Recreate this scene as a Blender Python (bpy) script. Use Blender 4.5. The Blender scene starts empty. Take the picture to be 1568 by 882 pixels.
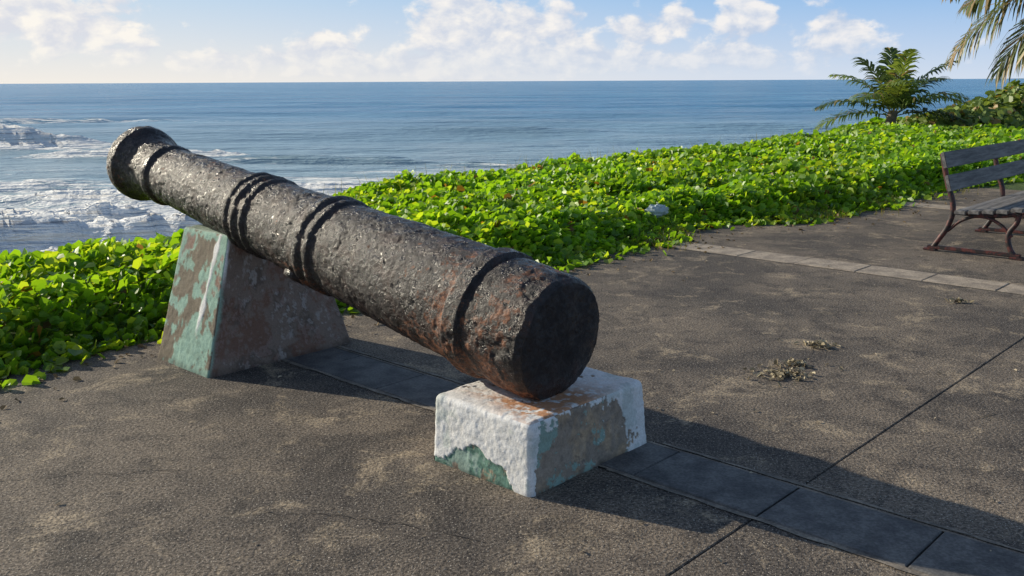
import bpy, math, numpy as np
from mathutils import Matrix, Vector
rng=np.random.default_rng(7)
scene=bpy.context.scene
scene.view_settings.view_transform='Standard'
scene.view_settings.look='None'
scene.view_settings.exposure=0
A=np.array([-.731,.682]); B=np.array([.682,.731])   # local axes: s (towards sea), b (along shore)
def W(s,b,z=0.):
    s=np.asarray(s,float); b=np.asarray(b,float); z=np.asarray(z,float)+0*s
    return np.stack([s*A[0]+b*B[0], s*A[1]+b*B[1], z],-1)

# ---------- numpy noise ----------
def _h(i,j,k):
    n=(i*374761393+j*668265263+k*1274126177)&0x7fffffff
    n=((n^(n>>13))*1103515245+12345)&0x7fffffff
    n=((n^(n>>15))*1664525+1013904223)&0x7fffffff
    return ((n^(n>>12))&0xffff)/65535.
def vn(x,y,z=0.):
    x=np.asarray(x,float);y=np.asarray(y,float)+0*x;z=np.asarray(z,float)+0*x
    i=np.floor(x).astype(np.int64);j=np.floor(y).astype(np.int64);k=np.floor(z).astype(np.int64)
    fx=x-i;fy=y-j;fz=z-k
    fx=fx*fx*(3-2*fx);fy=fy*fy*(3-2*fy);fz=fz*fz*(3-2*fz)
    r=0
    for a in (0,1):
        for b in (0,1):
            for c in (0,1):
                r=r+_h(i+a,j+b,k+c)*(fx if a else 1-fx)*(fy if b else 1-fy)*(fz if c else 1-fz)
    return r
def fbm(x,y,z=0.,o=4,g=.55):
    r=0;a=.5;t=0
    for q in range(o):
        r=r+a*vn(x*2**q+q*17.3,y*2**q+q*5.1,z*2**q+q*9.7);t+=a;a*=g
    return r/t
def ss(a,b,x):
    t=np.clip((x-a)/(b-a),0,1);return t*t*(3-2*t)

# ---------- mesh helper ----------
def mk(name,verts,quads,mat=None,smooth=True,col=None,parent=None,attrs=None,mats=None,midx=None):
    me=bpy.data.meshes.new(name)
    verts=np.asarray(verts,np.float32);quads=np.asarray(quads,np.int32)
    n=quads.shape[1]
    me.vertices.add(len(verts));me.vertices.foreach_set('co',verts.ravel())
    me.loops.add(quads.size);me.loops.foreach_set('vertex_index',quads.ravel())
    me.polygons.add(len(quads))
    me.polygons.foreach_set('loop_start',np.arange(0,quads.size,n,dtype=np.int32))
    me.polygons.foreach_set('loop_total',np.full(len(quads),n,np.int32))
    me.polygons.foreach_set('use_smooth',np.full(len(quads),smooth))
    for m in (mats or [mat]): me.materials.append(m)
    if midx is not None: me.polygons.foreach_set('material_index',np.asarray(midx,np.int32))
    me.update(calc_edges=True)
    me.validate()
    if col is not None:
        a=me.color_attributes.new('Col','FLOAT_COLOR','POINT')
        c=np.ones((len(verts),4),np.float32);c[:,:3]=col;a.data.foreach_set('color',c.ravel())
    for k,v in (attrs or {}).items():
        a=me.attributes.new(k,'FLOAT','POINT');a.data.foreach_set('value',np.asarray(v,np.float32))
    ob=bpy.data.objects.new(name,me);scene.collection.objects.link(ob)
    if parent: ob.parent=parent
    return ob
def grid(nu,nv,off=0):
    i=np.arange(nu-1)[:,None]*nv+np.arange(nv-1)[None]
    return np.stack([i,i+nv,i+nv+1,i+1],-1).reshape(-1,4)+off

# ---------- node helper ----------
class N:
    def __init__(s,nt): s.nt=nt;s.L=nt.links
    def n(s,t,**k):
        x=s.nt.nodes.new(t)
        for a,b in k.items(): setattr(x,a,b)
        return x
    def put(s,sock,v):
        if isinstance(v,bpy.types.NodeSocket): s.L.new(v,sock)
        elif v is not None:
            if hasattr(sock.default_value,'__len__') and not hasattr(v,'__len__'): v=(v,)*len(sock.default_value)
            if hasattr(v,'__len__') and len(sock.default_value)==4 and len(v)==3: v=(*v,1)
            sock.default_value=v
    def m(s,op,a,b=None,c=None,clamp=False):
        x=s.n('ShaderNodeMath',operation=op,use_clamp=clamp)
        s.put(x.inputs[0],a)
        if b is not None: s.put(x.inputs[1],b)
        if c is not None: s.put(x.inputs[2],c)
        return x.outputs[0]
    def mix(s,f,a,b,bt='MIX'):
        x=s.n('ShaderNodeMix',data_type='RGBA',blend_type=bt);x.clamp_result=False
        s.put(x.inputs[0],f);s.put(x.inputs[6],a);s.put(x.inputs[7],b);return x.outputs[2]
    def noise(s,vec,scale,detail=4,rough=.55,dist=0):
        x=s.n('ShaderNodeTexNoise');s.put(x.inputs['Vector'],vec)
        x.inputs['Scale'].default_value=scale;x.inputs['Detail'].default_value=detail
        x.inputs['Roughness'].default_value=rough;x.inputs['Distortion'].default_value=dist
        return x.outputs[0]
    def ramp(s,v,lo,hi,a=0.,b=1.,sm=True):
        x=s.n('ShaderNodeMapRange');x.interpolation_type='SMOOTHSTEP' if sm else 'LINEAR'
        s.put(x.inputs[0],v);s.put(x.inputs[1],lo);s.put(x.inputs[2],hi);s.put(x.inputs[3],a);s.put(x.inputs[4],b)
        return x.outputs[0]
    def scale(s,vec,v):
        x=s.n('ShaderNodeVectorMath',operation='MULTIPLY');s.put(x.inputs[0],vec);s.put(x.inputs[1],v);return x.outputs[0]
    def bump(s,h,strength,dist,nrm=None):
        x=s.n('ShaderNodeBump');s.put(x.inputs['Height'],h);x.inputs['Strength'].default_value=strength
        x.inputs['Distance'].default_value=dist
        if nrm is not None: s.put(x.inputs['Normal'],nrm)
        return x.outputs[0]
def material(name):
    m=bpy.data.materials.new(name);m.use_nodes=True
    k=N(m.node_tree);p=m.node_tree.nodes['Principled BSDF']
    tc=k.n('ShaderNodeTexCoord')
    return m,k,p,tc.outputs['Object']
def attr(k,name,out='Color'):
    x=k.n('ShaderNodeAttribute');x.attribute_name=name;return x.outputs[out]

# ---------- materials ----------
mSlab,k,p,oc=material('concrete_slab')
n1=k.noise(oc,.9,3,.6);n2=k.noise(oc,5.5,4,.7);n3=k.noise(oc,75,2,.7)
c=k.mix(k.ramp(n1,.36,.64),(.085,.072,.062),(.185,.150,.116))
c=k.mix(k.m('MULTIPLY',k.ramp(n2,.50,.66),.65),c,(.052,.044,.040))
c=k.mix(k.m('MULTIPLY',k.ramp(k.noise(oc,2.6,5,.78,.5),.52,.66),.72),c,(.37,.295,.205))
c=k.mix(k.m('MULTIPLY',k.ramp(k.noise(oc,1.3,4,.7,1.5),.53,.62),.5),c,(.045,.039,.036))
c=k.mix(k.ramp(n3,.30,.72),k.scale(c,(.36,.36,.37)),k.scale(c,(1.7,1.7,1.7)))
c=k.mix(k.ramp(k.noise(oc,130,1,.5),.64,.72),c,(.52,.47,.40))
k.put(p.inputs['Base Color'],c);p.inputs['Roughness'].default_value=.85;p.inputs['Specular IOR Level'].default_value=.3
h=k.m('ADD',k.m('MULTIPLY',n3,1.0),k.m('MULTIPLY',n2,1.5))
k.put(p.inputs['Normal'],k.bump(h,1.,.006))
def paver(name,c1,c2):
    m,k,p,oc=material(name)
    n=k.noise(oc,7,4,.65);f=k.noise(oc,90,2,.6)
    c=k.mix(k.ramp(n,.35,.65),c1,c2);c=k.mix(k.ramp(f,.3,.75),k.scale(c,(.7,.7,.7)),k.scale(c,(1.25,1.25,1.25)))
    k.put(p.inputs['Base Color'],c);p.inputs['Roughness'].default_value=.75
    k.put(p.inputs['Normal'],k.bump(k.m('ADD',n,k.m('MULTIPLY',f,.4)),.7,.004));return m
mPav=paver('paver_grey',(.08,.077,.078),(.16,.152,.145))
mPav2=paver('paver_pale',(.26,.215,.17),(.45,.37,.285))
mMort=paver('joint_dirt',(.03,.025,.02),(.05,.042,.035))
mCrack=paver('crack_dirt',(.055,.046,.04),(.085,.07,.06))
mMort2=paver('mortar_pale',(.13,.11,.09),(.29,.245,.195))
def vcol(name,rough=.8,bs=.6,bscale=120,spec=.35,dist=.003):
    m,k,p,oc=material(name)
    c=attr(k,'Col');f=k.noise(oc,bscale,3,.65);g=k.noise(oc,14,4,.6)
    c=k.mix(k.ramp(f,.25,.75),k.scale(c,(.82,.82,.82)),k.scale(c,(1.1,1.1,1.1)))
    c=k.mix(k.ramp(g,.3,.7),k.scale(c,(.90,.89,.87)),c)
    k.put(p.inputs['Base Color'],c);p.inputs['Roughness'].default_value=rough;p.inputs['Specular IOR Level'].default_value=spec
    k.put(p.inputs['Normal'],k.bump(k.m('ADD',f,g),bs,dist));return m
mPlinth=vcol('weathered_painted_concrete')
mIron,k,p,oc=material('rusted_iron')
f=k.noise(oc,42,5,.74);g=k.noise(oc,14,3,.6)
c=k.mix(k.ramp(f,.36,.66),(.007,.0042,.0045),(.028,.018,.018))
c=k.mix(k.m('MULTIPLY',k.ramp(k.noise(oc,8,4,.65),.50,.64),.7),c,(.050,.020,.014))
rust_shade=attr(k,'rust_shade','Fac')
rm=k.m('MULTIPLY',k.ramp(k.m('ADD',k.noise(oc,18,5,.76),k.m('MULTIPLY',rust_shade,.36)),.605,.69),.85)
c=k.mix(rm,c,k.mix(k.ramp(f,.38,.68),(.07,.020,.010),(.38,.15,.065)))
face_shade=k.ramp(rust_shade,-.45,-.9)
c=k.mix(k.m('MULTIPLY',face_shade,.75),c,(.008,.005,.006))  # shade of the breech end face painted into the iron colour
k.put(p.inputs['Base Color'],c)
rv=k.ramp(k.noise(oc,25,3,.65),.38,.62,.20,.58)
k.put(p.inputs['Roughness'],k.m('ADD',rv,k.m('ADD',k.m('MULTIPLY',rm,.3),k.m('MULTIPLY',face_shade,.2)),clamp=True));p.inputs['Specular IOR Level'].default_value=.55
h=k.m('ADD',k.m('MULTIPLY',f,1.0),k.m('MULTIPLY',g,1.0))
k.put(p.inputs['Normal'],k.bump(h,1.,.0125))
def leafmat(name,rough=.38,trans=.35,tint=(1.5,1.45,.5),spec=.45):
    m,k,p,oc=material(name)
    c=attr(k,'Col');k.put(p.inputs['Base Color'],c);p.inputs['Roughness'].default_value=rough
    p.inputs['Specular IOR Level'].default_value=spec
    t=k.n('ShaderNodeBsdfTranslucent');k.put(t.inputs['Color'],k.scale(c,tint))
    mx=k.n('ShaderNodeMixShader');mx.inputs[0].default_value=trans
    k.L.new(p.outputs[0],mx.inputs[1]);k.L.new(t.outputs[0],mx.inputs[2])
    k.L.new(mx.outputs[0],m.node_tree.nodes['Material Output'].inputs['Surface']);return m
mLeaf=leafmat('creeper_leaf',.40,.48,(2.1,1.85,.5),.5);mPalm=leafmat('palm_leaflet',.4,.35,(1.7,1.55,.6));mHedge=leafmat('sea_grape_leaf',.45,.3,(1.6,1.5,.6))
mDry=leafmat('dry_leaf',.8,.15,(1,1,1))
mGround,k,p,oc=material('ground_soil_grass')
n=k.noise(oc,.6,4,.6);f=k.noise(oc,25,3,.7)
c=k.mix(k.ramp(n,.35,.65),(.055,.10,.018),(.13,.20,.035));c=k.mix(k.ramp(f,.35,.7),k.scale(c,(.5,.5,.5)),c)
gz=k.n('ShaderNodeSeparateXYZ');k.L.new(oc,gz.inputs[0])
c=k.mix(k.ramp(gz.outputs[2],-1.2,-2.2),c,(.22,.17,.11))
k.put(p.inputs['Base Color'],c);p.inputs['Roughness'].default_value=.95
k.put(p.inputs['Normal'],k.bump(f,1.,.03))
mWood,k,p,oc=material('weathered_wood')
w=k.noise(k.scale(oc,(30,2.2,30)),1,5,.7)
c=k.mix(k.ramp(w,.3,.7),(.07,.065,.065),(.25,.235,.225));k.put(p.inputs['Base Color'],c)
p.inputs['Roughness'].default_value=.7;k.put(p.inputs['Normal'],k.bump(w,.6,.004))
mBenchI,k,p,oc=material('cast_iron_rusty')
w=k.noise(oc,18,5,.7)
k.put(p.inputs['Base Color'],k.mix(k.ramp(w,.45,.62),(.02,.015,.016),(.13,.035,.03)));p.inputs['Roughness'].default_value=.55
mBark,k,p,oc=material('palm_bark')
w=k.noise(k.scale(oc,(6,6,22)),1,4,.6)
k.put(p.inputs['Base Color'],k.mix(w,(.08,.065,.05),(.28,.23,.18)));p.inputs['Roughness'].default_value=.9
k.put(p.inputs['Normal'],k.bump(w,1,.03))
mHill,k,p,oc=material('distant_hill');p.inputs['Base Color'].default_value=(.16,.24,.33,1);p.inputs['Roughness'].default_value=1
mBag,k,p,oc=material('white_plastic');p.inputs['Base Color'].default_value=(.42,.50,.52,1);p.inputs['Roughness'].default_value=.4

# ---------- terrain ----------
OB=[-80,0,3,4,7,12,17,23,28,40,80,200];OS=[7.2,7.4,7.45,7.6,9.0,9.6,9.8,10.5,11.8,12.5,14,20]
EB=[-80,0,1.7,2.6,3.5,6,8.5,9.3,10.4,14,17,19,21,26,28,40,200];ES=[5.5,5.45,5.40,5.62,5.5,5.25,5.55,5.45,4.95,4.85,4.5,2,-2,-2,9.0,9.3,14]
def oe(b): return np.interp(b,OB,OS)
def ee(b): return np.interp(b,EB,ES)+(fbm(b*1.3+7,b*0+3,0,3)-.5)*.7
def terr(s,b):
    d=np.clip(s-oe(b)-(vn(b*.35,b*0+9)-.5)*.8,0,50)
    return -.012-np.minimum(.25*d+.16*d*d,6.2)+(fbm(s*.8,b*.8,2)-.5)*.1*ss(5.6,7,s)
sv=np.unique(np.concatenate([np.linspace(-80,5,18),np.linspace(5,20,90),np.linspace(20,40,8)]))
bv=np.unique(np.concatenate([np.linspace(-80,-5,14),np.linspace(-5,45,150),np.linspace(45,200,25)]))
S,Bb=np.meshgrid(sv,bv,indexing='ij');zt=terr(S,Bb)
mk('ground',W(S,Bb,zt).reshape(-1,3),grid(len(sv),len(bv)),mGround)

# ---------- pavement ----------
def sheet(s0,s1,b0,b1,z,ns=2,nb=2):
    s,b=np.meshgrid(np.linspace(s0,s1,ns),np.linspace(b0,b1,nb),indexing='ij')
    return W(s,b,z).reshape(-1,3),grid(ns,nb)
def joinparts(parts):
    V=[];F=[];M=[];o=0
    for v,f,m in parts:
        V.append(v);F.append(np.asarray(f)+o);M.append(np.full(len(f),m));o+=len(v)
    return np.concatenate(V),np.concatenate(F),np.concatenate(M)
def slabbox(s0,s1,b0,b1,z0,z1,bev=.006,jit=0):
    pts=[]
    for (z,i) in ((z0,0),(z1-bev,0),(z1,bev)):
        for (s,b) in ((s0+i,b0+i),(s1-i,b0+i),(s1-i,b1-i),(s0+i,b1-i)): pts.append((s,b,z))
    pts=np.array(pts);v=W(pts[:,0],pts[:,1],pts[:,2])
    f=[]
    for r in (0,4):
        for i in range(4):
            j=(i+1)%4;f.append([r+i,r+j,r+4+j,r+4+i])
    f.append([8,9,10,11]);return v,np.array(f)[:,::-1]
parts=[]
sb=[-18,-8.4,-3.4,1.575,5.62];bb=[-14,-6.3,-1.55,3.0,3.39,7.74,8.14,12.35,12.75,15.2]
for i in range(len(sb)-1):
    for j in range(len(bb)-1):
        if abs(bb[j+1]-bb[j]-.4)<.02: continue
        v,f=slabbox(sb[i]+.003,sb[i+1]-.003,bb[j]+.003,bb[j+1]-.003,-.15,0,.004);parts.append((v,f,0))
v,f=sheet(-18,5.6,-14,15.2,-.006);parts.append((v,f,1))
for (b0,b1,mi) in ((3.0,3.39,2),(7.74,8.14,3),(12.35,12.75,3)):
    x=1.575-19*.56
    while x<5.5:
        g=.004;v,f=slabbox(x+g,min(x+.56,5.6)-g,b0+.022,b1-.022,-.05,rng.uniform(.001,.007),.005);parts.append((v,f,mi));x+=.56
    for q in (b0+.004,b1-.020):
        v,f=sheet(-18,5.6,q,q+.016,.001);parts.append((v,f,4))
V,F,M=joinparts(parts)
mk('pavement',V,F,smooth=False,mats=[mSlab,mMort,mPav,mPav2,mMort2],midx=M)
def ribbon(pts,w,z=.004,amp=.09):
    pts=np.array(pts,float);seg=[]
    for a,b in zip(pts[:-1],pts[1:]):
        t=np.linspace(0,1,24,endpoint=False)[:,None];seg.append(a+(b-a)*t)
    P=np.concatenate(seg+[pts[-1:]]);n=len(P)
    P=P+np.stack([(fbm(np.arange(n)*.22+pts[0,0]*9,P[:,0]*3,0,4)-.5)*amp,(fbm(np.arange(n)*.22,P[:,1]*3,5,4)-.5)*amp],-1)
    d=np.gradient(P,axis=0);d/=np.linalg.norm(d,axis=1)[:,None]+1e-9;q=np.stack([-d[:,1],d[:,0]],-1)
    ww=(w*(.2+1.5*vn(np.arange(n)*.7,P[:,0])))[:,None]
    L=P+q*ww;R=P-q*ww
    v=np.concatenate([np.c_[L,np.full(n,z)],np.c_[R,np.full(n,z)]])
    i=np.arange(n-1);return v,np.stack([i+n,i+n+1,i+1,i],-1)
cr=[]
for pts in ([(-2.6,3.5),(-1.9,3.7),(-1.4,3.75)],[(-.95,3.35),(-.55,3.3),(-.1,3.1)],[(.9,4.7),(1.2,5.0),(1.7,5.3),(2.0,5.9)],[(2.2,4.3),(2.9,4.6),(3.6,4.7)],[(.2,2.6),(.5,2.2)],[(3.2,6.6),(4.3,7.1)]):
    v,f=ribbon(pts,.0022);cr.append((v,f,0))
V,F,M=joinparts(cr);mk('pavement_cracks',V,F,mCrack)
cr=[]
for (s0,s1,b0,b1) in ((-1.0,2.25,2.995,2.995),(-1.0,2.25,3.40,3.40),(2.9,5.4,2.995,2.995),(2.9,5.4,3.40,3.40)):
    p0=W(s0,b0)[:2];p1=W(s1,b1)[:2];n=5;pts=[tuple(p0+(p1-p0)*t) for t in np.linspace(0,1,n)]
    v,f=ribbon(pts,.009,.0045,.025);cr.append((v,f,0))
V,F,M=joinparts(cr);mk('joint_mortar',V,F,mMort2)

# ---------- plinths ----------
def plinth(name,s0,s1,b0,b1,h,ins_b0,ins_b1,ins_s,colfn,res=.006,rad=.02):
    ds,db=s1-s0,b1-b0
    def axis(L): return max(3,int(L/res)+1)
    ns,nb,nz=axis(ds),axis(db),axis(h)
    V=[];Fa=[];o=0;ids=[]
    def add(P,nu,nv,flip,fid):
        nonlocal o
        V.append(P.reshape(-1,3));g=grid(nu,nv,o);Fa.append(g[:,::-1] if flip else g);ids.append(np.full(nu*nv,fid));o+=nu*nv
    u=np.linspace(0,1,ns);v=np.linspace(0,1,nb);w=np.linspace(0,1,nz)
    a,c=np.meshgrid(u,w,indexing='ij');add(np.stack([a,0*a,c],-1),ns,nz,True,0)
    add(np.stack([a,0*a+1,c],-1),ns,nz,False,1)
    a,c=np.meshgrid(v,w,indexing='ij');add(np.stack([0*a,a,c],-1),nb,nz,False,2)
    add(np.stack([0*a+1,a,c],-1),nb,nz,True,3)
    a,c=np.meshgrid(u,v,indexing='ij');add(np.stack([a,c,0*a+1],-1),ns,nb,False,4)
    P=np.concatenate(V);F=np.concatenate(Fa);ids=np.concatenate(ids)
    Q=P*np.array([ds,db,h])
    inner=np.stack([np.clip(Q[:,0],rad,ds-rad),np.clip(Q[:,1],rad,db-rad),np.minimum(Q[:,2],h-rad)],-1)
    n=Q-inner;ln=np.linalg.norm(n,axis=1)[:,None]+1e-9;n/=ln
    Q=inner+n*np.minimum(ln,rad)
    col,disp=colfn(Q,ids,ds,db,h)
    big=(fbm(Q[:,0]*7,Q[:,1]*7+3,Q[:,2]*7,5)-.5)*.014
    fine=(fbm(Q[:,0]*55,Q[:,1]*55+3,Q[:,2]*55,3)-.5)*.005
    Q=Q+n*(big+fine+disp)[:,None]
    t=Q[:,2]/h
    lo=ins_b0*t;hi=db-ins_b1*t
    Q[:,1]=lo+Q[:,1]/db*(hi-lo)
    Q[:,0]=ins_s*t+Q[:,0]/ds*(ds-2*ins_s*t)
    v=W(s0+Q[:,0],b0+Q[:,1],Q[:,2]-.004)
    return mk(name,v,F[:,::-1],mPlinth,True,col)
WH=np.array([.85,.84,.83]);TE=np.array([.11,.27,.22]);TL=np.array([.36,.46,.41]);TA=np.array([.48,.35,.235]);GR=np.array([.34,.275,.22]);DK=np.array([.09,.07,.06]);RU=np.array([.52,.23,.09])
def lerp(a,b,t): return a*(1-t[:,None])+b*t[:,None]
def col_front(Q,ids,ds,db,h):
    x,y,z=Q.T;N1=fbm(x*9,y*9,z*9+4,6,.65)-.5;N2=fbm(x*36+3,y*36,z*36,4,.7)-.5;N3=fbm(x*5+8,y*5,z*5,5,.65)-.5
    n=len(x)
    c=np.tile(TA,(n,1));c=lerp(c,np.tile(GR,(n,1)),ss(-.05,.1,N3));c=lerp(c,np.tile(DK,(n,1)),ss(.12,.2,N2+N1*.6)*.6)
    c*=(1+N2*1.1)[:,None]
    f0=ids==0;f2=ids==2;f4=ids==4
    te=np.zeros(n)
    te[f0]=ss(-.06,.0,N1+.04)[f0]*.9
    te[f2]=(ss(.0,.03,N1*1.1+N2*.5-.15+.20*np.exp(-((y-.06)/.10)**2)*(.4+z/h)+.13*np.exp(-((h-z)/.035)**2)+.13*ss(.66,.76,y)))[f2]
    te[f4]=ss(-.1,0,N1+.02)[f4]
    c=lerp(c,TE*(1+N2[:,None]*1.2),te)
    c=lerp(c,np.tile(TL,(n,1)),te*np.where(f2,.75,ss(.02,.12,N3+N2)*.75))
    w=np.zeros(n)
    zb=np.interp(x,[0,.05,.1,.16,.25,.33,.42,.47,.55],[-.1,-.1,.03,.085,.10,.115,.105,.05,.045])
    w[f0]=(z-zb+N1*.10+N2*.05)[f0]*26
    hole=np.exp(-(((x-.30)/.045)**2+((z-.115)/.022)**2));w[f0]-=hole[f0]*2.2
    w2=np.maximum.reduce([(.040-y)*30+N1*5, (z-h+.022)*44+N1*8+N2*5-.8*np.exp(-((y-.4)/.25)**2), (y-.62)*15+N1*7+(z-.16)*10-.3,(z-h+.10)*7+(y-.55)*9+N1*9+N2*8-1.6])
    w[f2]=w2[f2]
    w[f4]=(.95+N1*4+N2*2)[f4]
    o_=(ids==1)|(ids==3);w[o_]=(N1*6+.4)[o_]
    w=ss(-.03,.06,w)
    c=lerp(c,WH*(1+N2[:,None]*.10),w)
    c=lerp(c,np.tile(TL,(n,1)),w*ss(.12,.18,N3+N1*.6)*.4)
    r=np.exp(-(((x-.08)/.15)**2+((y-.28)/.25)**2))*f4+.6*np.exp(-(((x-.2)/.3)**2+((y-.14)/.06)**2))*f4
    c=lerp(c,np.tile(RU,(n,1)),np.clip(r*ss(-.14,.08,N1+N2+.05)*1.3,0,.92))
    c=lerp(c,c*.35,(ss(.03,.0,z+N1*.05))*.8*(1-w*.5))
    return np.clip(c,.01,.88),w*.004+te*.001
def col_back(Q,ids,ds,db,h):
    x,y,z=Q.T;N1=fbm(x*6,y*6,z*6+4,6,.65)-.5;N2=fbm(x*30+3,y*30,z*30,4,.7)-.5;N3=fbm(x*3+8,y*3,z*3,5,.6)-.5
    n=len(x);f0=ids==0;f2=ids==2
    c=np.tile(np.array([.27,.205,.17]),(n,1));c=lerp(c,np.tile(DK,(n,1)),ss(.0,.14,N1+N2*.5)*.6)
    c=lerp(c,np.tile(np.array([.46,.42,.40]),(n,1)),ss(.07,.12,N2+N1*.3)*.75)
    c=lerp(c,np.tile(np.array([.20,.085,.05]),(n,1)),ss(.06,.14,N3+N2*.4)*.6)
    te=np.where(f0,ss(-.12,-.06,N1+.03),0);te=np.where(f2,ss(.0,.03,.03-y+N1*.1)*.8,te)
    te=np.where(ids==4,.6,te)
    c=lerp(c,TL*np.array([.80,1.0,.93])*(1+N2[:,None]*.6),te)
    c=lerp(c,np.tile(np.array([.17,.10,.065]),(n,1)),np.where(f0,ss(.07,.12,N1*1.2+N3*.6+.10*np.exp(-((x-.48)/.15)**2)),0)*.85)
    w=np.where(f0,ss(0,.02,.028-abs(x-.10-.14*(1-z/h))+N1*.08)*ss(.18,.3,z),0)
    w=np.maximum(w,np.where(f2,ss(0,.02,.04-y+N1*.05)*ss(.45,.6,z),0))
    c=lerp(c,np.tile(WH,(n,1)),w)
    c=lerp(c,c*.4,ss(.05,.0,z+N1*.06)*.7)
    return np.clip(c,.01,.85),w*.004+te*.0015
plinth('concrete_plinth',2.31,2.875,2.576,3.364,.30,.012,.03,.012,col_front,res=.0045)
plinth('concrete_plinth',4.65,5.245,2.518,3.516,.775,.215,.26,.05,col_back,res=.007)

# ---------- cannon ----------
prof=[(-.104,0),(-.104,.10),(-.098,.20),(-.088,.248),(-.06,.268),(-.03,.273),(.0,.276),(.215,.275),(.229,.270),(.243,.270),(.255,.288),(.33,.290),(.350,.274),(.37,.272),(.385,.270),
(1.0,.252),(1.33,.239),(1.345,.251),(1.360,.255),(1.378,.251),(1.392,.241),(1.412,.241),(1.427,.251),(1.445,.256),(1.465,.251),(1.482,.237),(1.52,.230),(1.945,.213),(1.958,.222),(1.972,.227),(1.987,.222),(2.00,.214),(2.025,.214),(2.038,.222),(2.053,.228),(2.070,.222),(2.085,.214),(2.110,.213),(2.123,.221),(2.136,.225),(2.150,.220),(2.165,.206)]
hd=[(3.0,.178),(3.15,.175),(3.17,.188),(3.20,.194),(3.23,.188),(3.25,.177),(3.32,.177),(3.42,.190),(3.48,.207),(3.51,.222),(3.53,.234),(3.57,.238),(3.605,.234),(3.618,.222),(3.62,.14),(3.615,.085),(3.60,.078),(3.1,.078),(3.1,0)]
prof+=[(2.165+(x-2.165)*.905,r) for x,r in hd]
px=[];pr=[]
for (x0,r0),(x1,r1) in zip(prof[:-1],prof[1:]):
    L=math.hypot(x1-x0,r1-r0);n=max(1,int(L/.007))
    for i in range(n): px.append(x0+(x1-x0)*i/n);pr.append(r0+(r1-r0)*i/n)
px.append(prof[-1][0]);pr.append(prof[-1][1]);px=np.array(px);pr=np.array(pr)
NA=240;th=np.linspace(0,2*np.pi,NA+1)
X,T=np.meshgrid(px,th,indexing='ij');R=np.repeat(pr[:,None],NA+1,1)
cx=X;cy=R*np.cos(T);cz=R*np.sin(T)
am=ss(0,.06,R)
d=(fbm(cx*4,cy*4,cz*4,3)-.5)*.014+(fbm(cx*22+5,cy*22,cz*22,4,.6)-.5)*.009
pit=ss(.66,.78,fbm(cx*26,cy*26+8,cz*26,3));d-=pit*.004
chip=ss(.55,.62,fbm(cx*9+2,cy*9,cz*9,4))*ss(.10,.02,np.abs(cx-.0))*.007;d-=chip
flake=ss(.52,.55,fbm(cx*7+12,cy*7,cz*7,5,.65));d+=flake*.003
R2=np.maximum(R+d*am,0)
X2=X+np.where((X<-.05),(fbm(cy*9,cz*9,0*cy,4)-.5)*.03,0)
rust_shade=.40*np.exp(-((X-.06)/.10)**2)+.28*np.exp(-((X-.36)/.06)**2)+.10*ss(.6,0,X)+.26*ss(0,-.25,cz)*ss(2.6,.4,X)+(fbm(X*2.0,cy*3,cz*3,3)-.5)*.9
rust_shade=np.where(X<-.085,rust_shade-1.0,rust_shade)  # strongly negative values mark the end face for its painted shade, not rust
V=np.stack([X2,R2*np.cos(T),R2*np.sin(T)],-1)
V[:,-1]=V[:,0]
cannon=bpy.data.objects.new('cannon',None);scene.collection.objects.link(cannon)
mk('barrel',V.reshape(-1,3),grid(len(px),NA+1),mIron,True,attrs={'rust_shade':rust_shade.ravel()},parent=cannon)
def stub(name,x,ang,r,out0,out1):
    th=np.linspace(0,2*np.pi,33);rows=[]
    for (q,rr) in ((out0,r*1.15),(out1-.02,r),(out1,r*.9),(out1,0)):
        rows.append(np.stack([x+rr*np.cos(th),rr*np.sin(th),np.full(33,q)],-1))
    P=np.array(rows).reshape(-1,3);P+=((fbm(P[:,0]*30,P[:,1]*30,P[:,2]*30,3)-.5)*.015)[:,None]
    a=ang;y=P[:,1]*math.cos(a)-P[:,2]*math.sin(a);z=P[:,1]*math.sin(a)+P[:,2]*math.cos(a)
    mk(name,np.stack([P[:,0],y,z],-1),grid(4,33),mIron,True,attrs={'rust_shade':np.full(len(P),.0)},parent=cannon)
stub('trunnion_stump',1.58,math.radians(-145),.065,.15,.255)
ax=Vector((-.737,.675,.156)).normalized();side=Vector((0,0,1)).cross(ax).normalized();up=ax.cross(side)
Mx=Matrix((ax,side,up)).transposed().to_4x4();Mx.translation=Vector((.14,3.84,.560))
cannon.matrix_world=Mx

# ---------- leaves ----------
def norm(a): return a/(np.linalg.norm(a,axis=-1,keepdims=True)+1e-9)
def leaves(P,nrm,size,wid=.46,fold=.14):
    n=len(P);r=norm(rng.normal(size=(n,3)));y=norm(r-nrm*(r*nrm).sum(1)[:,None]);x=np.cross(y,nrm)
    tpl=np.array([[0,0,0],[-wid,.22,fold],[-wid*.95,.72,fold*.8],[0,1,-.08],[wid*.95,.72,fold*.8],[wid,.22,fold]])
    tpl=tpl-np.array([0,.5,0])
    V=P[:,None]+size[:,None,None]*(x[:,None]*tpl[None,:,0:1]+y[:,None]*tpl[None,:,1:2]+nrm[:,None]*tpl[None,:,2:3])
    o=np.arange(n)[:,None]*6
    F=np.concatenate([o+np.array([0,3,2,1]),o+np.array([0,5,4,3])],0)
    return V.reshape(-1,3),F
def canopy(s,b):
    e=ee(b);h=ss(-.05,.75,s-e)*(.13+.26*fbm(s*1.1,b*1.1,1,3)+.20*fbm(s*3.2,b*3.2,4,2)-.06)
    return h
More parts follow.
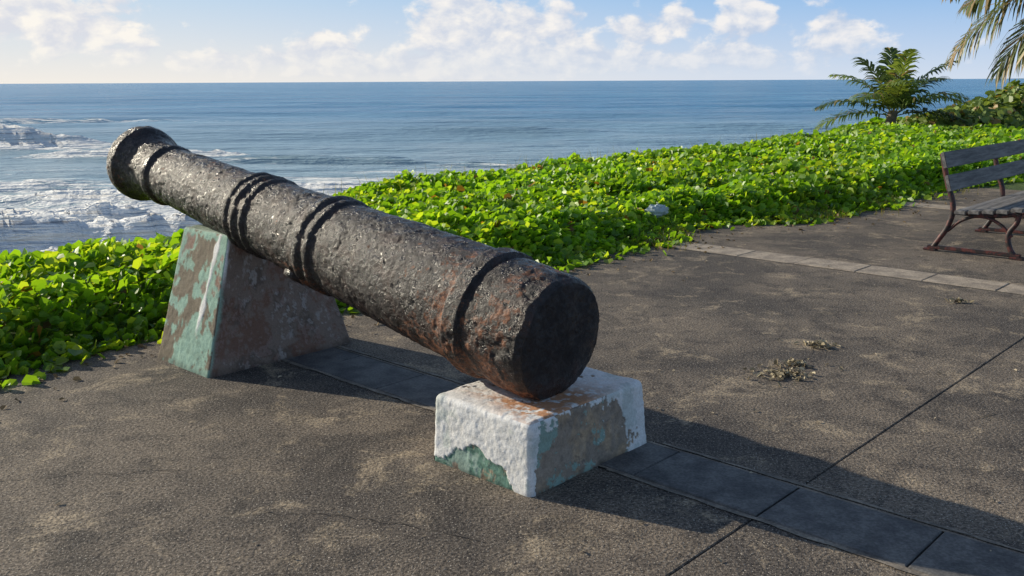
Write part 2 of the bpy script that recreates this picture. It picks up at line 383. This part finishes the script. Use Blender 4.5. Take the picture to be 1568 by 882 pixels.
def scatter(n,s0,s1,b0,b1,sz):
    s=rng.uniform(s0,s1,n);b=rng.uniform(b0,b1,n)
    e=ee(b);o=oe(b)
    m=(s>e+rng.normal(0,.13,n)-.05)&(s<o+2.2)
    s,b=s[m],b[m];n=len(s)
    h=canopy(s,b);top=np.clip(terr(s,b),-9,0.0)+h
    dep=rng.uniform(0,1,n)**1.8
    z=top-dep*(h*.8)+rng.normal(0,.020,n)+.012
    z=np.maximum(z,np.minimum(terr(s,b)+.02,.02))
    P=W(s,b,z)
    nr=norm(rng.normal(size=(n,3))*np.array([.62,.62,.40])+np.array([-.42,.05,.75]))
    size=sz*rng.uniform(.5,1.3,n)
    t=rng.uniform(0,1,n)**.85;cl=fbm(s*1.5,b*1.5,7,3)
    c1=np.array([.10,.23,.016]);c2=np.array([.24,.44,.032]);c3=np.array([.35,.49,.05])
    col=c1+(c2-c1)*t[:,None];yy=(t>.95)|((cl>.54)&(t>.7));col[yy]=c3
    br=(rng.uniform(0,1,n)<.015);col[br]=np.array([.22,.13,.04])
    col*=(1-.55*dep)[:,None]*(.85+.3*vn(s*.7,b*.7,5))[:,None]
    return P,nr,size,col
Ps=[scatter(24000,5.2,10,-2.5,4.8,.082),scatter(9000,5.2,10,-8,-2.5,.10),scatter(52000,4.6,11.5,4.8,11,.090),scatter(38000,4.3,12,11,19,.105),scatter(34000,-2.5,13,19,28,.145),scatter(12000,8,15,28,42,.2)]
P=np.concatenate([p[0] for p in Ps]);nr=np.concatenate([p[1] for p in Ps]);sz=np.concatenate([p[2] for p in Ps]);cl=np.concatenate([p[3] for p in Ps])
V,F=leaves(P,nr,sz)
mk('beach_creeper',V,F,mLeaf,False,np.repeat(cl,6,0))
def blades(P,L,w,col,lean=.5):
    n=len(P);a=rng.uniform(0,2*np.pi,n);d=np.stack([np.cos(a),np.sin(a),0*a],-1);q=np.stack([-np.sin(a),np.cos(a),0*a],-1)
    ln=rng.uniform(.1,lean,n)[:,None];L=L[:,None]
    b0=P;b1=P+d*L*ln*.35+np.array([0,0,1])*L*.55;b2=P+d*L*ln*1.1+np.array([0,0,1])*L*.95
    V=np.stack([b0-q*w,b0+q*w,b1+q*w*.8,b1-q*w*.8,b2+q*w*.1,b2-q*w*.1],1)
    o=np.arange(n)[:,None]*6
    return V.reshape(-1,3),np.concatenate([o+np.array([0,1,2,3]),o+np.array([3,2,4,5])]),np.repeat(col,6,0)
n=9000;b=rng.uniform(4,15,n);s=ee(b)+rng.normal(.10,.22,n)
m=(vn(b*1.4,s*1.4,3)>.5);s,b=s[m],b[m];n=len(s)
cc=np.array([.08,.10,.035])+rng.uniform(0,1,(n,1))*np.array([.14,.10,.05])
V,F,C=blades(W(s,b,-.01+.3*canopy(s,b)),rng.uniform(.03,.12,n),.0028,cc,.9)
n2_=700;b=rng.uniform(5,26,n2_);s=oe(b)+rng.normal(.2,.5,n2_)
V2,F2,C2=blades(W(s,b,np.clip(terr(s,b),-1,0)+.1),rng.uniform(.25,.5,n2_),.005,np.tile([.2,.2,.08],(n2_,1)),.6)
mk('grass_tufts',np.concatenate([V,V2]),np.concatenate([F,F2+len(V)]),mLeaf,False,np.concatenate([C,C2]))

# ---------- hedge ----------
n=26000
t=rng.uniform(0,1,n);cxh=12.0+t*16;cyh=28.6+t*3.0
lump=fbm(t*11,t*0+2,0,3)
Hh=np.interp(t,[0,.1,.25,.45,1],[.35,.75,1.35,1.85,2.3])*(.75+.5*lump)
a=rng.uniform(-np.pi,np.pi,n);el=np.arcsin(rng.uniform(0,1,n))
rr=rng.uniform(.75,1.03,n)
lx=fbm(t*30,np.cos(a)*2,np.sin(el)*2,3)*.6+.7
P=np.stack([cxh+rr*lx*np.cos(a)*np.cos(el)*.9,cyh+rr*lx*np.sin(a)*np.cos(el)*1.6,rr*lx*np.sin(el)*Hh],-1)
nr=norm(np.stack([np.cos(a)*np.cos(el),np.sin(a)*np.cos(el),np.sin(el)+.2],-1)+rng.normal(size=(n,3))*.55)
tt=rng.uniform(0,1,(n,1));C=np.array([.08,.14,.025])*(1-tt)+np.array([.29,.38,.10])*tt
om=rng.uniform(0,1,n)<.12;C[om]=np.array([.40,.28,.12])
V,F=leaves(P,nr,rng.uniform(.14,.28,n),.5,.08)
mk('sea_grape_hedge',V,F,mHedge,False,np.repeat(C,6,0))

# ---------- palms ----------
def frond(base,az,L,el0,droop,ll,col,n=46,dry=0.,tipdry=0.,side_droop=.6,lw=.022):
    base=np.array(base,float);ts=np.linspace(0,1,24);el=el0-droop*ts**1.3
    dl=L/23;h=np.cumsum(np.cos(el)*dl);z=np.cumsum(np.sin(el)*dl)
    hx,hy=math.cos(az),math.sin(az)
    C=base+np.stack([h*hx,h*hy,z],-1);C=np.concatenate([[base],C[:-1]])
    T=norm(np.gradient(C,axis=0));sd=np.array([-hy,hx,0.]);U=np.cross(T,np.tile(sd,(24,1)))*-1
    U=np.where(U[:,2:3]<0,-U,U)
    V=[];F=[];Cc=[];o=0
    rw=np.interp(ts,[0,.15,1],[.05,.022,.004])[:,None]*(L/3)
    ring=np.stack([C+sd*rw,C+U*rw*.7,C-sd*rw,C-U*rw*.7,C+sd*rw],1)
    V.append(ring.reshape(-1,3));F.append(grid(24,5));Cc.append(np.tile([.24,.23,.08],(120,1)));o=120
    for sgn in (-1,1):
        t=np.linspace(.14,.995,n)+rng.normal(0,.006,n);t=np.clip(t,0,1)
        def ip(a): return np.stack([np.interp(t,ts,a[:,i]) for i in range(3)],-1)
        p=ip(C);tt=ip(T);uu=ip(U)
        ln=(ll*(np.sin(np.pi*np.clip(t*.92+.1,0,1))**.55)*rng.uniform(.8,1.12,n))[:,None]
        fw=(.45+1.1*t**2)[:,None]
        d=norm(sd*sgn*1.0+tt*fw+uu*.25+rng.normal(0,.11,(n,3)))
        g=np.array([0,0,-1.])
        m1=p+d*ln*.5+g*ln*.10*side_droop;d2=norm(d+g*side_droop*1.2);m2=m1+d2*ln*.3;d3=norm(d2+g*side_droop*1.6);e=m2+d3*ln*.25
        wv=norm(np.cross(d,uu))*lw
        VV=np.stack([p-wv*.5,p+wv*.5,m1+wv,m1-wv,m2+wv*.7,m2-wv*.7,e+wv*.05,e-wv*.05],1)
        oo=np.arange(n)[:,None]*8+o
        V.append(VV.reshape(-1,3));F.append(np.concatenate([oo+np.array([0,1,2,3]),oo+np.array([3,2,4,5]),oo+np.array([5,4,6,7])]))
        k=rng.uniform(.7,1.25,(n,1));cbase=np.array(col)*k
        dm=(rng.uniform(0,1,n)<(dry+tipdry*t));cbase[dm]=np.array([.34,.25,.13])*k[dm]
        Cc.append(np.repeat(cbase,8,0));o+=n*8
    return np.concatenate(V),np.concatenate(F),np.concatenate(Cc)
def palm(name,fr,trunk):
    root=bpy.data.objects.new(name,None);scene.collection.objects.link(root)
    Vs=[];Fs=[];Cs=[];o=0
    for a in fr:
        v,f,c=frond(**a);Vs.append(v);Fs.append(f+o);Cs.append(c);o+=len(v)
    mk('fronds',np.concatenate(Vs),np.concatenate(Fs),mPalm,False,np.concatenate(Cs),parent=root)
    pts,r0,r1=trunk;pts=np.array(pts,float);m=40;t=np.linspace(0,1,m)
    C=((1-t)**2)[:,None]*pts[0]+(2*t*(1-t))[:,None]*pts[1]+(t**2)[:,None]*pts[2]
    th=np.linspace(0,2*np.pi,17);r=(r0+(r1-r0)*t)*(1+.06*(np.arange(m)%2))
    V=C[:,None]+np.stack([r[:,None]*np.cos(th),r[:,None]*np.sin(th),0*r[:,None]*th],-1)
    mk('trunk',V.reshape(-1,3),grid(m,17)[:,::-1],mBark,True,parent=root)
fr=[];cb=(11.0,27.7,.55)
for (az,L,e,dr) in ((180,2.4,30,60),(3,2.3,34,60),(150,2.3,58,62),(20,2.3,56,66),(195,2.2,72,50),(-15,2.3,66,52),(260,2.1,62,80),(222,2.3,42,70),(312,2.3,42,70),(185,2.4,12,50),(-5,2.1,14,45),(60,2.1,50,70),(100,2.0,86,22),(280,2.0,84,30)):
    fr.append(dict(base=cb,az=math.radians(az),L=L,el0=math.radians(e),droop=math.radians(dr),ll=.72,col=(.065,.105,.03) if rng.uniform()<.5 else (.18,.25,.07),n=34,dry=.04,side_droop=.45,lw=.036))
palm('coconut_palm',fr,([(10.9,27.7,-.3),(10.9,27.7,.2),(11.0,27.7,.7)],.17,.13))
cb=np.array([7.3,11.9,3.05]);fr=[]
spec=[(176,2.7,20,50),(186,2.1,0,45),(170,2.3,-14,50),(208,1.9,-25,45),(196,2.5,28,75),(180,2.0,-32,35),(165,2.6,55,95),(110,3,30,90),(60,3,30,90),(10,3,20,90),(-40,3,30,90),(-80,2.4,15,85),(30,3,60,90),(-110,2.4,60,80)]
for (az,L,e,dr) in spec:
    fr.append(dict(base=cb,az=math.radians(az),L=L,el0=math.radians(e),droop=math.radians(dr),ll=.75,col=(.12,.16,.04),n=56,dry=.10,tipdry=.3,side_droop=1.1,lw=.019))
palm('coconut_palm',fr,([(9.3,12.6,-.3),(9.0,12.3,1.8),(7.3,11.9,3.05)],.2,.13))

# ---------- bench ----------
bench=bpy.data.objects.new('park_bench',None);scene.collection.objects.link(bench)
def box(name,c,ax3,dims,mat,bev=.006,parent=None):
    import bmesh
    bm=bmesh.new();bmesh.ops.create_cube(bm,size=1);bmesh.ops.scale(bm,vec=dims,verts=bm.verts)
    bmesh.ops.bevel(bm,geom=bm.edges[:],offset=bev,segments=2,affect='EDGES')
    me=bpy.data.meshes.new(name);bm.to_mesh(me);bm.free();me.materials.append(mat)
    o=bpy.data.objects.new(name,me);scene.collection.objects.link(o)
    M=Matrix([Vector(a) for a in ax3]).transposed().to_4x4();M.translation=Vector(c);o.matrix_world=M;o.parent=parent
    return o
a3=Vector((A[0],A[1],0));b3=Vector((B[0],B[1],0));z3=Vector((0,0,1))
def bw(s,b,z): return Vector((s*A[0]+b*B[0],s*A[1]+b*B[1],z))
def curve(name,pts,r,mat,parent,flat=1):
    cu=bpy.data.curves.new(name,'CURVE');cu.dimensions='3D';cu.bevel_depth=r;cu.bevel_resolution=3
    sp=cu.splines.new('BEZIER');sp.bezier_points.add(len(pts)-1)
    for q,p_ in zip(sp.bezier_points,pts): q.co=p_;q.handle_left_type=q.handle_right_type='AUTO'
    cu.materials.append(mat);o=bpy.data.objects.new(name,cu);scene.collection.objects.link(o);o.parent=parent;return o
bs,b0,b1=2.40,9.20,12.2
for i,bb_ in enumerate((9.26,10.75,12.12)):
    P=lambda s,z:bw(bs+s,bb_,z)
    curve('leg_front_%d'%i,[P(.0,.0),P(.07,.10),P(.09,.22),P(.03,.34),P(.02,.41)],.024,mBenchI,bench)
    curve('leg_rear_%d'%i,[P(.76,.0),P(.70,.10),P(.62,.25),P(.59,.42),P(.66,.65),P(.73,.92)],.025,mBenchI,bench)
    curve('seat_rail_%d'%i,[P(.0,.415),P(.15,.385),P(.35,.375),P(.60,.38)],.020,mBenchI,bench)
    curve('brace_%d'%i,[P(.06,.20),P(.18,.31),P(.33,.36),P(.50,.31),P(.62,.20)],.015,mBenchI,bench)
    box('foot_bar_%d'%i,bw(bs+.38,bb_,.035),(a3,b3,z3),(.82,.05,.035),mBenchI,.008,bench)
    for q in (0,.76): box('foot_%d_%d'%(i,int(q*10)),bw(bs+q,bb_,.012),(a3,b3,z3),(.12,.08,.024),mBenchI,.006,bench)
L=b1-b0
for i in range(5):
    s=.03+i*.12;z=.435-.012*i+(.012 if i==0 else 0)
    box('seat_slat_%d'%i,bw(bs+s,(b0+b1)/2,z),(a3,b3,z3),(.10,L,.035),mWood,.006,bench)
bn=(a3*.96+z3*-.28).normalized();bu=(a3*.28+z3*.96).normalized()
for i,(s,z) in enumerate(((.64,.655),(.695,.865))):
    box('back_plank_%d'%i,bw(bs+s-.02,(b0+b1)/2,z),(bn,b3,bu),(.035,L+.1,.15),mWood,.006,bench)

# ---------- debris ----------
def debris(name,cx,cy,r,n,size):
    a=rng.uniform(0,6.28,n);q=r*np.abs(rng.normal(0,.5,n));P=np.stack([cx+q*np.cos(a)*1.4,cy+q*np.sin(a),.008+rng.uniform(0,.02,n)*np.exp(-q/r*2)],-1)
    nr=norm(rng.normal(size=(n,3))*.45+np.array([0,0,1]));t=rng.uniform(0,1,(n,1))
    C=np.array([.12,.09,.05])*(1-t)+np.array([.60,.52,.36])*t
    V,F=leaves(P,nr,size*rng.uniform(.4,1.3,n),.28,.2);return V,F,np.repeat(C,6,0)
parts=[debris('d',1.50,5.0,.15,150,.032),debris('d',1.62,5.2,.10,60,.035),debris('d',1.9,5.6,.09,50,.04),debris('d',3.27,6.74,.07,26,.04)]
nn=260;P=W(rng.uniform(-1,5.4,nn),rng.uniform(0,14,nn),.007)
nr=norm(rng.normal(size=(nn,3))*.3+np.array([0,0,1]));V,F=leaves(P,nr,rng.uniform(.008,.03,nn),.3,.15)
parts.append((V,F,np.repeat(np.array([.38,.32,.23])*rng.uniform(.4,1.4,(nn,1)),6,0)))
nn=500;b=rng.uniform(-1,14,nn);s=ee(b)-np.abs(rng.normal(0,.35,nn));P=W(s,b,.008);nr=norm(rng.normal(size=(nn,3))*.4+np.array([0,0,1]));V,F=leaves(P,nr,rng.uniform(.015,.05,nn),.35,.15)
parts.append((V,F,np.repeat(np.array([.24,.17,.09])*rng.uniform(.4,1.4,(nn,1)),6,0)))
Vs=[];Fs=[];Cs=[];o=0
for v,f,c in parts: Vs.append(v);Fs.append(f+o);Cs.append(c);o+=len(v)
mk('dry_leaves',np.concatenate(Vs),np.concatenate(Fs),mDry,False,np.concatenate(Cs))
u,v=np.meshgrid(np.linspace(0,np.pi,14),np.linspace(0,2*np.pi,21),indexing='ij')
d=np.stack([np.sin(u)*np.cos(v),np.sin(u)*np.sin(v),np.cos(u)],-1);r=.5+.9*fbm(d[...,0]*4,d[...,1]*4,d[...,2]*4,4,.7)
P=d*r[...,None]*np.array([.13,.08,.07])+np.array([1.60,10.35,.20]);P[:,-1]=P[:,0]
mk('plastic_bag',P.reshape(-1,3),grid(14,21),mBag,False)

# ---------- sea ----------
ZS=-4.5
azs=np.radians(np.linspace(-85,85,620));R=16*(40000/16)**np.linspace(0,1,680)
RR,AZ=np.meshgrid(R,azs,indexing='ij');x=RR*np.sin(AZ);y=RR*np.cos(AZ)
dr=RR*(math.log(40000/16)/679)
z=np.zeros_like(x)
for (lam,dirx,amp,ph) in ((26,.12,.17,0),(17,-.18,.10,1.3),(9,.25,.05,2),(5.5,-.35,.035,4),(60,.05,.22,.7),(3.4,.5,.02,1)):
    k_=2*np.pi/lam;w=(x*dirx+y)+3.*(vn(x/40,y/40+lam)-.5)*lam/6
    z+=amp*np.sin(k_*w+ph)*(.4+1.2*vn(x/(lam*2.5),y/(lam*1.3),lam))*ss(.3,.12,dr/lam)
foam=np.zeros_like(x)
ridges=[(93,-62,20,2.1,2.6,3.2),(72,-14,9,.7,.1,2.0),(66,4,10,.4,.2,1.6),(42,-27,12,1.0,2.2,1.8),(37,-16,9,1.1,2.4,1.7),(118,-4,14,.35,0,3.),(56,-38,12,.6,1.1,1.8),(150,-90,50,.7,.5,3.),(50,-18,12,.45,.9,1.4),(78,-30,10,.5,.8,1.5)]
for (y0,x0,w,amp,fm,wy) in ridges:
    yc=y0+(vn(x/9,x*0+y0)-.5)*3+(x-x0)*.05
    t=(y-yc);e=np.exp(-(((x-x0)/w)**4))
    pr_=np.where(t<0,np.exp(-(t/(wy*.55))**2),np.exp(-(t/(wy*1.6))**2))
    hh=e*amp*pr_*(.6+.8*vn(x/3,y/9,y0))
    z+=hh
    foam=np.maximum(foam,fm*e*np.where(t<0,np.exp(-(t/(wy*1.3))**2),np.exp(-(t/(wy*.5))**2)))
z+=np.clip(foam-.3,0,1)*(fbm(x*1.2,y*1.2,3,4,.7)-.2)*1.1
near=ss(105,34,y-.25*x)*.62+ss(60,33,y)*.25
foam=np.maximum(foam,near*ss(.35,.6,fbm(x/14,y/4,1,4)+.1))
mSea,k,p,oc=material('sea_water')
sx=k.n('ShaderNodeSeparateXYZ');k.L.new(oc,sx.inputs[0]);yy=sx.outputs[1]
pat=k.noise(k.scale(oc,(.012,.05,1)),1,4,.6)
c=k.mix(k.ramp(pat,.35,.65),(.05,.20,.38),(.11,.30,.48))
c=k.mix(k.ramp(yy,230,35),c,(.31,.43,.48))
fo=attr(k,'foam','Fac')
fn=k.noise(k.scale(oc,(.5,1.6,1)),1,6,.75,.8);fn2=k.noise(k.scale(oc,(.15,.9,1)),1,4,.7,1.5)
fm=k.ramp(k.m('ADD',k.m('ADD',k.m('MULTIPLY',fn,.5),k.m('MULTIPLY',fn2,.5)),k.m('MULTIPLY',fo,.42)),.62,.76)
c=k.mix(fm,c,(.90,.90,.88))
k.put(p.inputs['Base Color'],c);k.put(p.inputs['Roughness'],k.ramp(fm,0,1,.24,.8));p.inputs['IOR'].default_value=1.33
n1=k.noise(k.scale(oc,(.35,.8,1)),1,5,.65);n2=k.noise(k.scale(oc,(.03,.10,1)),1,4,.6)
k.put(p.inputs['Normal'],k.bump(k.m('ADD',n1,k.m('MULTIPLY',n2,4.)),1.,.6))
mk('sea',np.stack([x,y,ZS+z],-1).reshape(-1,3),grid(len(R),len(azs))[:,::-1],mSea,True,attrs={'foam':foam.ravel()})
xs=np.linspace(0,1,60);hz=(np.sin(np.pi*xs)**.7)*(60+110*fbm(xs*6,xs*0+1,0,4))*ss(0,.5,xs)
X0=7900+xs*6000;Y0=np.full(60,15500.)
V=np.concatenate([np.stack([X0,Y0,np.full(60,-20.)],-1),np.stack([X0,Y0+300,hz*1.],-1),np.stack([X0,Y0+1500,np.full(60,-20.)],-1)])
i=np.arange(59);F=np.concatenate([np.stack([i,i+1,i+61,i+60],-1),np.stack([i+60,i+61,i+121,i+120],-1)])
mk('hill',V,F,mHill,True)

# ---------- sun & sky ----------
SUN=np.array([-.885,.465]);el=math.radians(22)
sd=Vector((SUN[0]*math.cos(el),SUN[1]*math.cos(el),math.sin(el)))
l=bpy.data.lights.new('sun','SUN');l.energy=5.0;l.angle=math.radians(.5);l.color=(1,.90,.71)
lo=bpy.data.objects.new('sun',l);scene.collection.objects.link(lo);lo.rotation_euler=sd.to_track_quat('Z','Y').to_euler();lo.location=(0,0,30)
w=bpy.data.worlds.new('World');scene.world=w;w.use_nodes=True
k=N(w.node_tree);bg=w.node_tree.nodes['Background'];bg.inputs[1].default_value=.12
sky=k.n('ShaderNodeTexSky',sky_type='NISHITA');sky.sun_disc=False;sky.sun_elevation=el;sky.sun_rotation=math.atan2(SUN[0],SUN[1])%(2*math.pi)
sky.dust_density=.6;sky.ozone_density=1.6;sky.air_density=1.0
tc=k.n('ShaderNodeTexCoord').outputs['Generated']
sp=k.n('ShaderNodeSeparateXYZ');k.L.new(tc,sp.inputs[0]);X,Y,Z=sp.outputs
az=k.m('ARCTAN2',X,Y)
env=None
def g(u,v,wu,hv,amp):
    a=(u-784)/1450;e=(124-v)/1450
    q=k.m('ADD',k.m('POWER',k.m('ABSOLUTE',k.m('DIVIDE',k.m('SUBTRACT',az,a),wu/1450)),2),k.m('POWER',k.m('ABSOLUTE',k.m('DIVIDE',k.m('SUBTRACT',Z,e),hv/1450)),2))
    return k.m('MULTIPLY',k.m('EXPONENT',k.m('MULTIPLY',q,-1)),amp)
for a in ((60,30,110,60,.34),(200,50,90,45,.40),(520,70,55,32,.40),(700,40,75,75,.46),(830,55,80,50,.40),(975,50,45,26,.40),(1030,38,26,28,.40),(1125,30,50,55,.44),(1260,52,55,28,.40),(380,92,120,20,.28),(640,105,260,20,.30),(1050,95,320,20,.33)):
    e=g(*a);env=e if env is None else k.m('ADD',env,e)
def cmb(dx,dz):
    x=k.n('ShaderNodeCombineXYZ');k.L.new(k.m('ADD',az,dx),x.inputs[0]);k.L.new(k.m('MULTIPLY',k.m('ADD',Z,dz),1.5),x.inputs[1]);return x.outputs[0]
d1=k.noise(cmb(0,0),28,7,.56,.2);d2=k.noise(cmb(-.010,.008),28,4,.56,.2)
hi=k.ramp(Z,.09,.25,0,.10)
dens=k.m('ADD',k.m('SUBTRACT',d1,.66),k.m('ADD',env,hi))
mask=k.ramp(dens,-.01,.18)
shade=k.m('ADD',.45,k.m('MULTIPLY',k.m('SUBTRACT',d1,d2),3.6),clamp=True)
warm=k.ramp(az,-.55,.5)
hz=k.mix(warm,(8.8,8.3,7.6),(6.2,7.0,8.2))
bl=k.mix(warm,(4.9,6.6,8.3),(2.2,4.6,8.0))
grad=k.scale(k.mix(k.ramp(Z,.0,.095,sm=False),hz,bl),(.86,.86,.86))
basec=k.mix(k.ramp(Z,.05,.35),grad,sky.outputs[0])
cc=k.scale(k.mix(shade,k.mix(warm,(7.0,7.1,7.7),(5.3,6.1,7.5)),k.mix(warm,(9.9,9.3,8.4),(9.2,8.8,8.5))),(.86,.86,.86))
hzc=k.ramp(Z,.0,.05,.3,.88)
fin=k.mix(k.m('MULTIPLY',mask,hzc),basec,cc)
k.L.new(fin,bg.inputs[0])

# ---------- camera ----------
cam=bpy.data.cameras.new('camera');co=bpy.data.objects.new('camera',cam);scene.collection.objects.link(co);scene.camera=co
cam.sensor_width=36;cam.lens=36*1450/1568;cam.clip_end=100000;cam.clip_start=.05
co.matrix_world=Matrix.Translation((0,0,1.6))@Matrix.Rotation(math.radians(90-12.33),4,'X')@Matrix.Rotation(-.0051,4,'Z')
